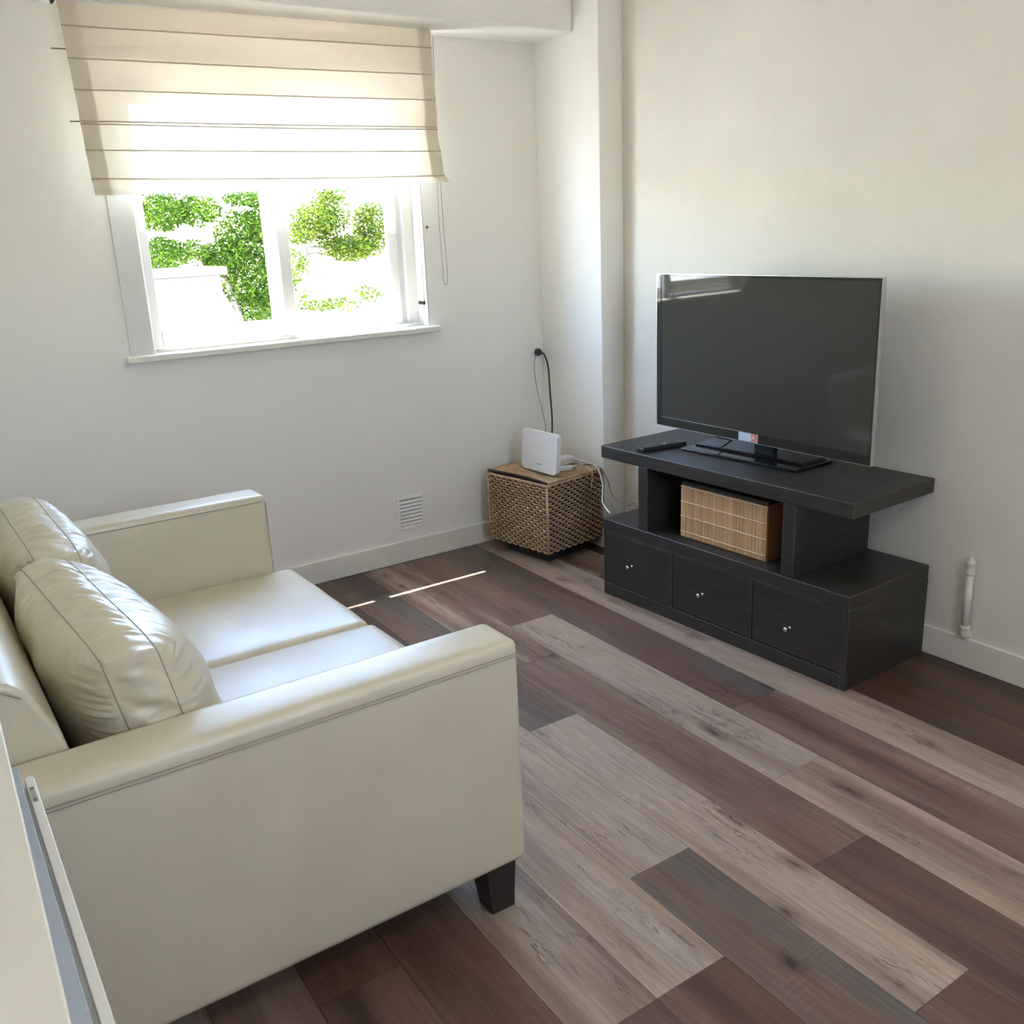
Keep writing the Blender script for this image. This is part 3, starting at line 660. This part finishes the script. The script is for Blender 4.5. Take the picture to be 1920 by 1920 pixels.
# seat cushions
for i, (y0, y1) in enumerate(((-2.178, -1.431), (-1.427, -.804))):
    cu = soft_box('seat_cushion', -1.868, -.948 if i else -.940, y0, y1, .258, .400, .030, puff=.014, cuts=18, wr=.006, seedv=i * 9)
    obj('seam', tube(bmesh.new(), [(-.944 + (0 if not i else -.008), lerp(y0 + .03, y1 - .03, k / 12), .372) for k in range(13)], .0015, 6), 'stitch_thread', cu, world=True, smooth=True)
# back cushions : gusset with two swollen faces
def back_cushion(y0, y1, zb, zt, xb, xf, lean, sd, yaw=.0, bul=.118):
    """gusset from xb (back seam) to xf (front seam) at the top; front and back swell"""
    bm = bmesh.new(); NU, NV, NG = 130, 80, 14
    H, Wd = zt - zb, y1 - y0
    def outline(u, v_, s, yaw=yaw):
        # u,v in -1..1 -> squared outline that sags a little between corners ; s 0 back .. 1 front
        y = (y0 + y1) / 2 + u * Wd / 2 * (1 - .030 * (1 - v_ * v_)) ; z = (zb + zt) / 2 + v_ * H / 2 * (1 - .05 * (1 - u * u))
        y -= .012 * u * (1 if v_ > 0 else 0) * max(0, v_) ** 4
        z -= .020 * abs(u) ** 5 * max(0, v_) ** 3
        x = lerp(xb, xf, s) - (z - zb) / H * lean + lean - yaw * (y - y0) / Wd
        return Vector((x, y, z))
    def wrk(u, v_, k_):
        # gathers that run away from the seam
        ed = max(abs(u), abs(v_)); along = u if abs(v_) > abs(u) else v_
        fall = math.exp(-((1 - ed) / .16) ** 1.4)
        q = noise.noise((along * 17 + sd * 5 + (1 - ed) * 2.5, k_, sd)) + .6 * noise.noise((along * 34 + sd, k_ + 3, ed * 3))
        return fall * q * .019 + noise.noise((u * 2.2 + sd, v_ * 2.2, k_ * 3.1)) * .012 * (1 - ed ** 3)
    def face(sgn, s, bul):
        def f(a, b):
            u, v_ = 2 * a - 1, 2 * b - 1
            p = outline(u, v_, s); e = (max(0, 1 - abs(u) ** 2.6) * max(0, 1 - abs(v_) ** 2.6)) ** .55
            low = 1 + .35 * max(0, -v_ * .8)
            p.x += sgn * (bul * e * low + wrk(u, v_, s) * min(1, 3 * (1 - max(abs(u), abs(v_))) ** .5 if max(abs(u), abs(v_)) < 1 else 0)); return p
        return grid(bm, NU, NV, f)
    F = face(1, 1, bul); Bk = face(-1, 0, .085)
    def ring(V):
        return [V[i][0] for i in range(NU)] + [V[NU][j] for j in range(NV)] + [V[i][NV] for i in range(NU, 0, -1)] + [V[0][j] for j in range(NV, 0, -1)]
    rF, rB = ring(F), ring(Bk); n_ = len(rF); cen = Vector((0, (y0 + y1) / 2, (zb + zt) / 2)); prev = rB
    for g in range(1, NG + 1):
        if g == NG: cur = rF
        else:
            s = g / NG; cur = []
            for k in range(n_):
                p = rB[k].co.lerp(rF[k].co, s); d = (p - cen); d.x = 0
                dn = d.copy(); m_ = max(abs(d.y) / Wd, abs(d.z) / H); dn = Vector((0, d.y if abs(d.y) / Wd > m_ * .9 else 0, d.z if abs(d.z) / H > m_ * .9 else 0)).normalized()
                al = p.y * 36 if abs(dn.z) > .5 else p.z * 30
                sw_ = math.sin(PI * s)
                p = p + dn * (sw_ * .013 + min(1, 2.2 * s + .25) * sw_ ** .5 * (.011 * noise.noise((al + s * 1.5, s * .9, sd)) + .006 * noise.noise((al * 2.1, s, sd + 4)))); cur.append(bm.verts.new(p))
        for k in range(n_): bm.faces.new((prev[k], prev[(k + 1) % n_], cur[(k + 1) % n_], cur[k]))
        prev = cur
    sB = [v.co.copy() for v in rB]; sF = [v.co.copy() for v in rF]
    o = obj('back_cushion', bm, LE, sf, smooth=True, world=True)
    for sl, dx in ((sB, -.001), (sF, .001)):
        b2 = bmesh.new(); tube(b2, [p + Vector((dx, 0, 0)) + (p - cen).normalized() * .0008 for p in sl[::2]], .0014, 5, closed=True); obj('seam', b2, 'stitch_thread', o, world=True, smooth=True)
    return o
back_cushion(-2.172, -1.488, .412, .818, -1.794, -1.700, .080, 1.0, .042)
back_cushion(-1.482, -.818, .412, .822, -1.800, -1.706, .058, 2.3, .008, .085)
# legs
def leg(x, y):
    bm = bmesh.new(); a, b = .040, .030
    sx = 1 if x > -1.5 else -1
    lo = [bm.verts.new((x + sx * (a - b) * .8 + q[0] * b, y + q[1] * b, 0)) for q in ((-1, -1), (1, -1), (1, 1), (-1, 1))]
    hi = [bm.verts.new((x + q[0] * a, y + q[1] * a, .132)) for q in ((-1, -1), (1, -1), (1, 1), (-1, 1))]
    bm.faces.new(hi); bm.faces.new(lo[::-1])
    for k in range(4): bm.faces.new((lo[k], lo[(k + 1) % 4], hi[(k + 1) % 4], hi[k]))
    obj('leg', bm, 'dark_leg_wood', sf, world=True, bevel=.002)
for x, y in ((-1.072, -2.258), (-1.072, -.724), (-2.0, -2.258), (-2.0, -.724)): leg(x, y)

# ------------------------------------------------------------------ cabinet at the left edge
cb = thing('cabinet', 'low cream topped cabinet with grey edge strip at the left', 'cabinet', (-2.2, -2.8, 0))
bm = bmesh.new()
def hexa(bm, q, z0, z1):
    lo = [bm.verts.new((x, y, z0)) for x, y in q]; hi = [bm.verts.new((x, y, z1)) for x, y in q]
    bm.faces.new(hi); bm.faces.new(lo[::-1])
    for k in range(4): bm.faces.new((lo[k], lo[(k + 1) % 4], hi[(k + 1) % 4], hi[k]))
hexa(bm, [(-2.5, -3.2), (-1.994, -3.2), (-1.9695, -2.41), (-2.5, -2.41)], .862, .880); obj('top_panel', bm, 'cream_laminate', cb, world=True, bevel=.003)
bm = bmesh.new(); hexa(bm, [(-2.49, -3.19), (-1.996, -3.19), (-1.985, -2.60), (-2.49, -2.60)], 0, .862); obj('cabinet_body', bm, 'cabinet_white', cb, world=True, bevel=.003)
bm = bmesh.new(); hexa(bm, [(-1.9955, -3.19), (-1.9765, -3.19), (-1.9685, -2.588), (-1.984, -2.588)], .08, .868); obj('edge_strip', bm, 'grey_strip', cb, world=True, bevel=.0015, label='blue grey edge strip')
bm = bmesh.new(); e_ = []
for k in range(9): a = PI * k / 8; e_.append((-1.9585 + .0055 * math.cos(a), -2.592 + .0055 * math.sin(a)))
e_ = e_ + [(-1.9695, -3.19), (-1.9585, -3.19)]
hi = [bm.verts.new((x, y, .850)) for x, y in e_]; lo = [bm.verts.new((x, y, .06)) for x, y in e_]
bm.faces.new(hi); bm.faces.new(lo[::-1])
for k in range(len(e_)): bm.faces.new((lo[k], lo[(k + 1) % len(e_)], hi[(k + 1) % len(e_)], hi[k]))
bm2 = bmesh.new(); hexa(bm2, [(-1.9765, -3.19), (-1.968, -3.19), (-1.962, -2.60), (-1.9686, -2.60)], .08, .842); obj('gap_strip', bm2, 'cabinet_white', cb, world=True)
fp = obj('front_panel', bm, 'cabinet_white', cb, world=True, bevel=.0012)
for ya, yb, m_ in ((-2.625, -2.618, 'grey_key'), (-2.648, -2.625, 'silver_edge'), (-2.655, -2.648, 'grey_key')):
    obj('hinge_slot', B(-1.962, -1.957, ya, yb, .849, .8508), m_, fp, world=True)

# ------------------------------------------------------------------ outside
struct(obj('ground', B(-60, 60, .3, 120, -3.2, -3.0), 'paving'))
struct(obj('back_ground', B(-60, 60, -80, -5.1, -3.2, -3.0), 'paving'))
pi_ = thing('garden_pier', 'sunlit white masonry pier with flat cap outside left window pane', 'pier', (-.25, 2.72, -3.0))
obj('pier_shaft', B(-.62, -.03, 2.5, 2.95, -3, 1.29), 'stucco', pi_, world=True, bevel=.01)
obj('pier_cap', B(-.66, .01, 2.46, 2.99, 1.29, 1.34), 'stucco', pi_, world=True, bevel=.008)
for k in range(5): obj('brick', B(-.56 + k * .1, -.475 + k * .1, 2.494, 2.502, 1.235, 1.275), 'pier_brick', pi_, world=True)
# unprojection of photo points onto a plane y = Y, worked out once to place the crowns where they grow
CP = Vector((-2.02095556, -3.83355017, 1.5))
def at(u, v, Y):
    d = rt * ((u - 960) / 1768.1) + up * (-(v - 960) / 1768.1) + fw; return CP + d * ((Y - CP.y) / d.y)
def crown(bm, c, r, n, size):
    for _ in range(n):
        while True:
            p = Vector((R.uniform(-1, 1), R.uniform(-1, 1), R.uniform(-1, 1)))
            if p.length < 1: break
        p = c + Vector((p.x * r[0], p.y * r[1], p.z * r[2]))
        s = size * R.uniform(.6, 1.3); rotm = Matrix.Rotation(R.uniform(0, 2 * PI), 3, 'Z') @ Matrix.Rotation(R.gauss(0, .7), 3, 'X') @ Matrix.Rotation(R.gauss(0, .7), 3, 'Y')
        q = [rotm @ Vector(w) * s + p for w in ((-1, 0, 0), (0, -.42, -.12), (1, 0, 0), (0, .42, -.12), (0, 0, .06))]
        v_ = [bm.verts.new(x) for x in q]
        bm.faces.new((v_[0], v_[1], v_[4])); bm.faces.new((v_[1], v_[2], v_[4])); bm.faces.new((v_[2], v_[3], v_[4])); bm.faces.new((v_[3], v_[0], v_[4]))
def tree(label, base, blobs, branches, m, group=None):
    tr_ = thing('tree', label, 'tree', base)
    tp = Vector(branches[0][0])
    obj('trunk', tube(bmesh.new(), spline([base, (base[0] + .1, base[1], -1), tp], 4), [.11 - .007 * k for k in range(9)], 8), 'bark', tr_, world=True, smooth=True)
    for b in branches:
        ps = spline(b, 4); obj('branch', tube(bmesh.new(), ps, [.035 - .026 * k / (len(ps) - 1) for k in range(len(ps))], 6), 'bark', tr_, world=True, smooth=True)
    bm = bmesh.new()
    for (u, v_, Y, ru, rv, n, sz) in blobs:
        c = at(u, v_, Y); k = (c - CP).dot(fw) / 1768.1; crown(bm, c, (ru * k * 1.2, .3, rv * k * 1.05), int(n * 2.6), sz * .66)
    obj('foliage', bm, m, tr_, world=True, kind='stuff')
Y1, Y2 = 3.9, 4.6
b0 = at(470, 620, Y1)
tree('dense leafy green tree outside left window pane behind the pier', (b0.x, b0.y, -3.0),
     [(470, 520, Y1, 50, 55, 1500, .030), (490, 580, Y1, 40, 40, 900, .030), (455, 440, Y1, 45, 45, 900, .030), (490, 420, Y1, 25, 40, 500, .030), (420, 480, Y1, 35, 30, 600, .030), (300, 400, Y1, 45, 32, 900, .030), (370, 395, Y1, 35, 28, 500, .030), (305, 480, Y1, 32, 34, 700, .030), (355, 470, Y1, 28, 22, 260, .030), (460, 372, Y1, 35, 14, 260, .030), (400, 500, Y1, 20, 20, 250, .030), (300, 340, Y1, 60, 30, 500, .030), (430, 320, Y1, 60, 30, 400, .030), (520, 520, Y1, 20, 60, 500, .030)],
     [[at(470, 640, Y1), at(500, 580, Y1), at(530, 540, Y1), at(560, 480, Y1)], [at(470, 640, Y1), at(420, 510, Y1), at(440, 490, Y1)], [at(470, 640, Y1), at(360, 470, Y1), at(300, 420, Y1)]], 'leaf_green')
b1 = at(560, 640, Y2)
tree('airy yellow green tree with bare twigs outside right window pane', (b1.x, b1.y, -3.0),
     [(590, 415, Y2, 38, 34, 832, .030), (622, 400, Y2, 26, 40, 528, .030), (615, 365, Y2, 24, 16, 192, .028), (560, 440, Y2, 16, 20, 208, .03), (695, 420, Y2, 26, 38, 768, .030), (655, 465, Y2, 34, 26, 768, .030), (620, 460, Y2, 26, 20, 256, .03), (690, 460, Y2, 24, 22, 352, .03), (552, 500, Y2, 12, 34, 256, .03), (690, 550, Y2, 12, 16, 112, .03), (640, 570, Y2, 30, 14, 144, .03), (590, 572, Y2, 30, 12, 128, .03), (560, 555, Y2, 12, 30, 96, .03), (650, 330, Y2, 60, 26, 256, .03)],
     [[at(560, 640, Y2), at(548, 495, Y2), at(575, 470, Y2), at(600, 425, Y2)], [at(548, 495, Y2), at(595, 478, Y2), at(612, 495, Y2)], [at(575, 470, Y2), at(640, 460, Y2), at(700, 430, Y2)]], 'leaf_yellow')
